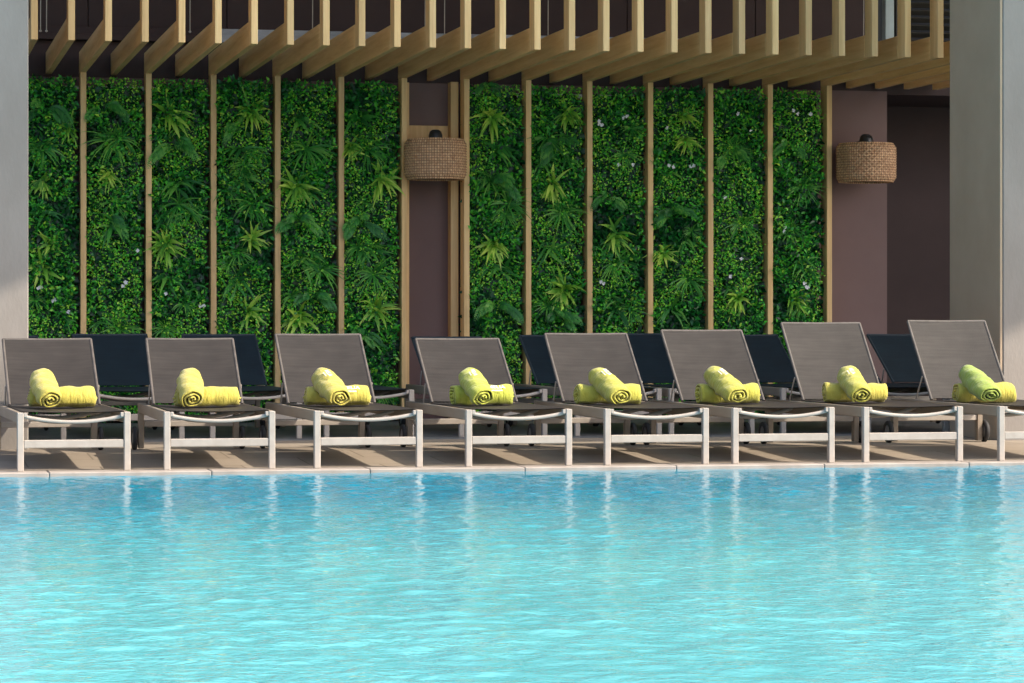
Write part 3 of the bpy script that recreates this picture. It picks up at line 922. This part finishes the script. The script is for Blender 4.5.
# per lounger: lower roll px centre, width px, upper front px, upper rear px, colours, text
TW = [(62,66,51,42,'yellow','yellow',0),(207,64,193,190,'yellow','yellow',0),(337,65,341,322,'yellow','yellow',1),(482,63,484,470,'lime','lime',1),
      (608,67,622,598,'lemon','lemon',2),(728,64,739,714,'lemon','lemon',2),(854,64,862,848,'lemon','yellow',2),(984,62,992,968,'green','yellow',0)]
ORD = ['first','second','third','fourth','fifth','sixth','seventh','eighth']
CN = {'yellow':'yellow','lime':'lime','lemon':'lemon yellow','green':'light green'}
RL, RU = .082, .090
for k, (cl, wl_, uf, ur, cu_, clow, txt) in enumerate(TW):
    YL = YF + 1.07
    zl = RT - .012 + RL*.90
    xL = X_at(cl, YL)
    zc = xL*math.sin(TH)+YL*math.cos(TH)
    L = wl_/(F/zc)*.985
    ro = bpy.data.objects.new('rolled_towel', None)
    vs, fs = towel_mesh(L, RL, 100+k)
    mb = MB(); mb.add(vs, fs, True)
    low = mb.build('rolled_towel', M_tow[clow], None, (xL, YL, zl))
    low.rotation_euler = (random.uniform(-.3,.3) if False else 0, 0, random.uniform(-.04,.04))
    bpy.data.objects.remove(ro)
    tag(low, '%s towel roll lying crosswise under another roll on the %s front lounger' % (CN[clow], ORD[k]), 'towel', 'rolled towels on the front loungers')
    # leaning roll: front end on the seat, back end on the lower roll
    UL = .43
    yf = YL - .365
    zf = RT - .012 + RU*.66
    y_r = yf + UL*math.cos(math.radians(19))
    xf, xr2 = X_at(uf, yf), X_at(ur, y_r)
    A = Vector((xf, yf, zf)); B = Vector((xr2, y_r, zf + UL*math.sin(math.radians(19))))
    d = (A-B).normalized()          # local +x points to the front end
    vs, fs = towel_mesh(UL, RU, 200+k, 3.0, .12, 1.0)
    mb = MB(); mb.add(vs, fs, True)
    up = mb.build('rolled_towel', M_tow[cu_], None, (A+B)/2 + Vector((0,0,.008)))
    zax = Vector((0,0,1)); yax = zax.cross(d).normalized(); zax = d.cross(yax)
    up.rotation_euler = Matrix((d, yax, zax)).transposed().to_euler()
    tag(up, '%s towel roll leaning over the crosswise roll on the %s front lounger' % (CN[cu_], ORD[k]), 'towel', 'rolled towels on the front loungers')
    if txt == 1:
        lettering(low, RL, .085, .62, .036)
    if txt:
        lettering(up, RU, -.03, 1.25, .034)

# ------------------------------------------------------------------ light, sky, camera
sd = Vector((SUN_A, -SUN_B, 1.0)).normalized()
el = math.asin(sd.z); az = math.atan2(sd.x, sd.y)
w = bpy.data.worlds.new('World'); scene.world = w; w.use_nodes = True
nt = w.node_tree; bg = nt.nodes['Background']
sky = nt.nodes.new('ShaderNodeTexSky'); sky.sky_type = 'NISHITA'; sky.sun_disc = False
sky.air_density = .85; sky.dust_density = 3.2; sky.ozone_density = .4
sky.sun_elevation = el; sky.sun_rotation = az
nt.links.new(sky.outputs[0], bg.inputs['Color']); bg.inputs['Strength'].default_value = .15
sl = bpy.data.lights.new('sun', 'SUN'); sl.energy = 2.8; sl.angle = math.radians(.5); sl.color = (1.0,.89,.745)
so = bpy.data.objects.new('sun', sl); link(so); so.rotation_euler = (-sd).to_track_quat('-Z','Y').to_euler(); so.location = (10,-10,20)

cam = bpy.data.cameras.new('camera'); co = bpy.data.objects.new('camera', cam); link(co)
cam.sensor_width = 36; cam.lens = F/1024*36
cam.clip_start = .1; cam.clip_end = 1000
co.location = (0,0,CAM_H); co.rotation_euler = (math.pi/2, 0, -TH)
cam.shift_y = -(341.5-320)/1024
scene.camera = co
vs_ = scene.view_settings
vs_.view_transform = 'Standard'; vs_.look = 'None'; vs_.exposure = 1.26; vs_.gamma = 1
vs_.use_curve_mapping = False
scene.cycles.max_bounces = 8; scene.cycles.diffuse_bounces = 5
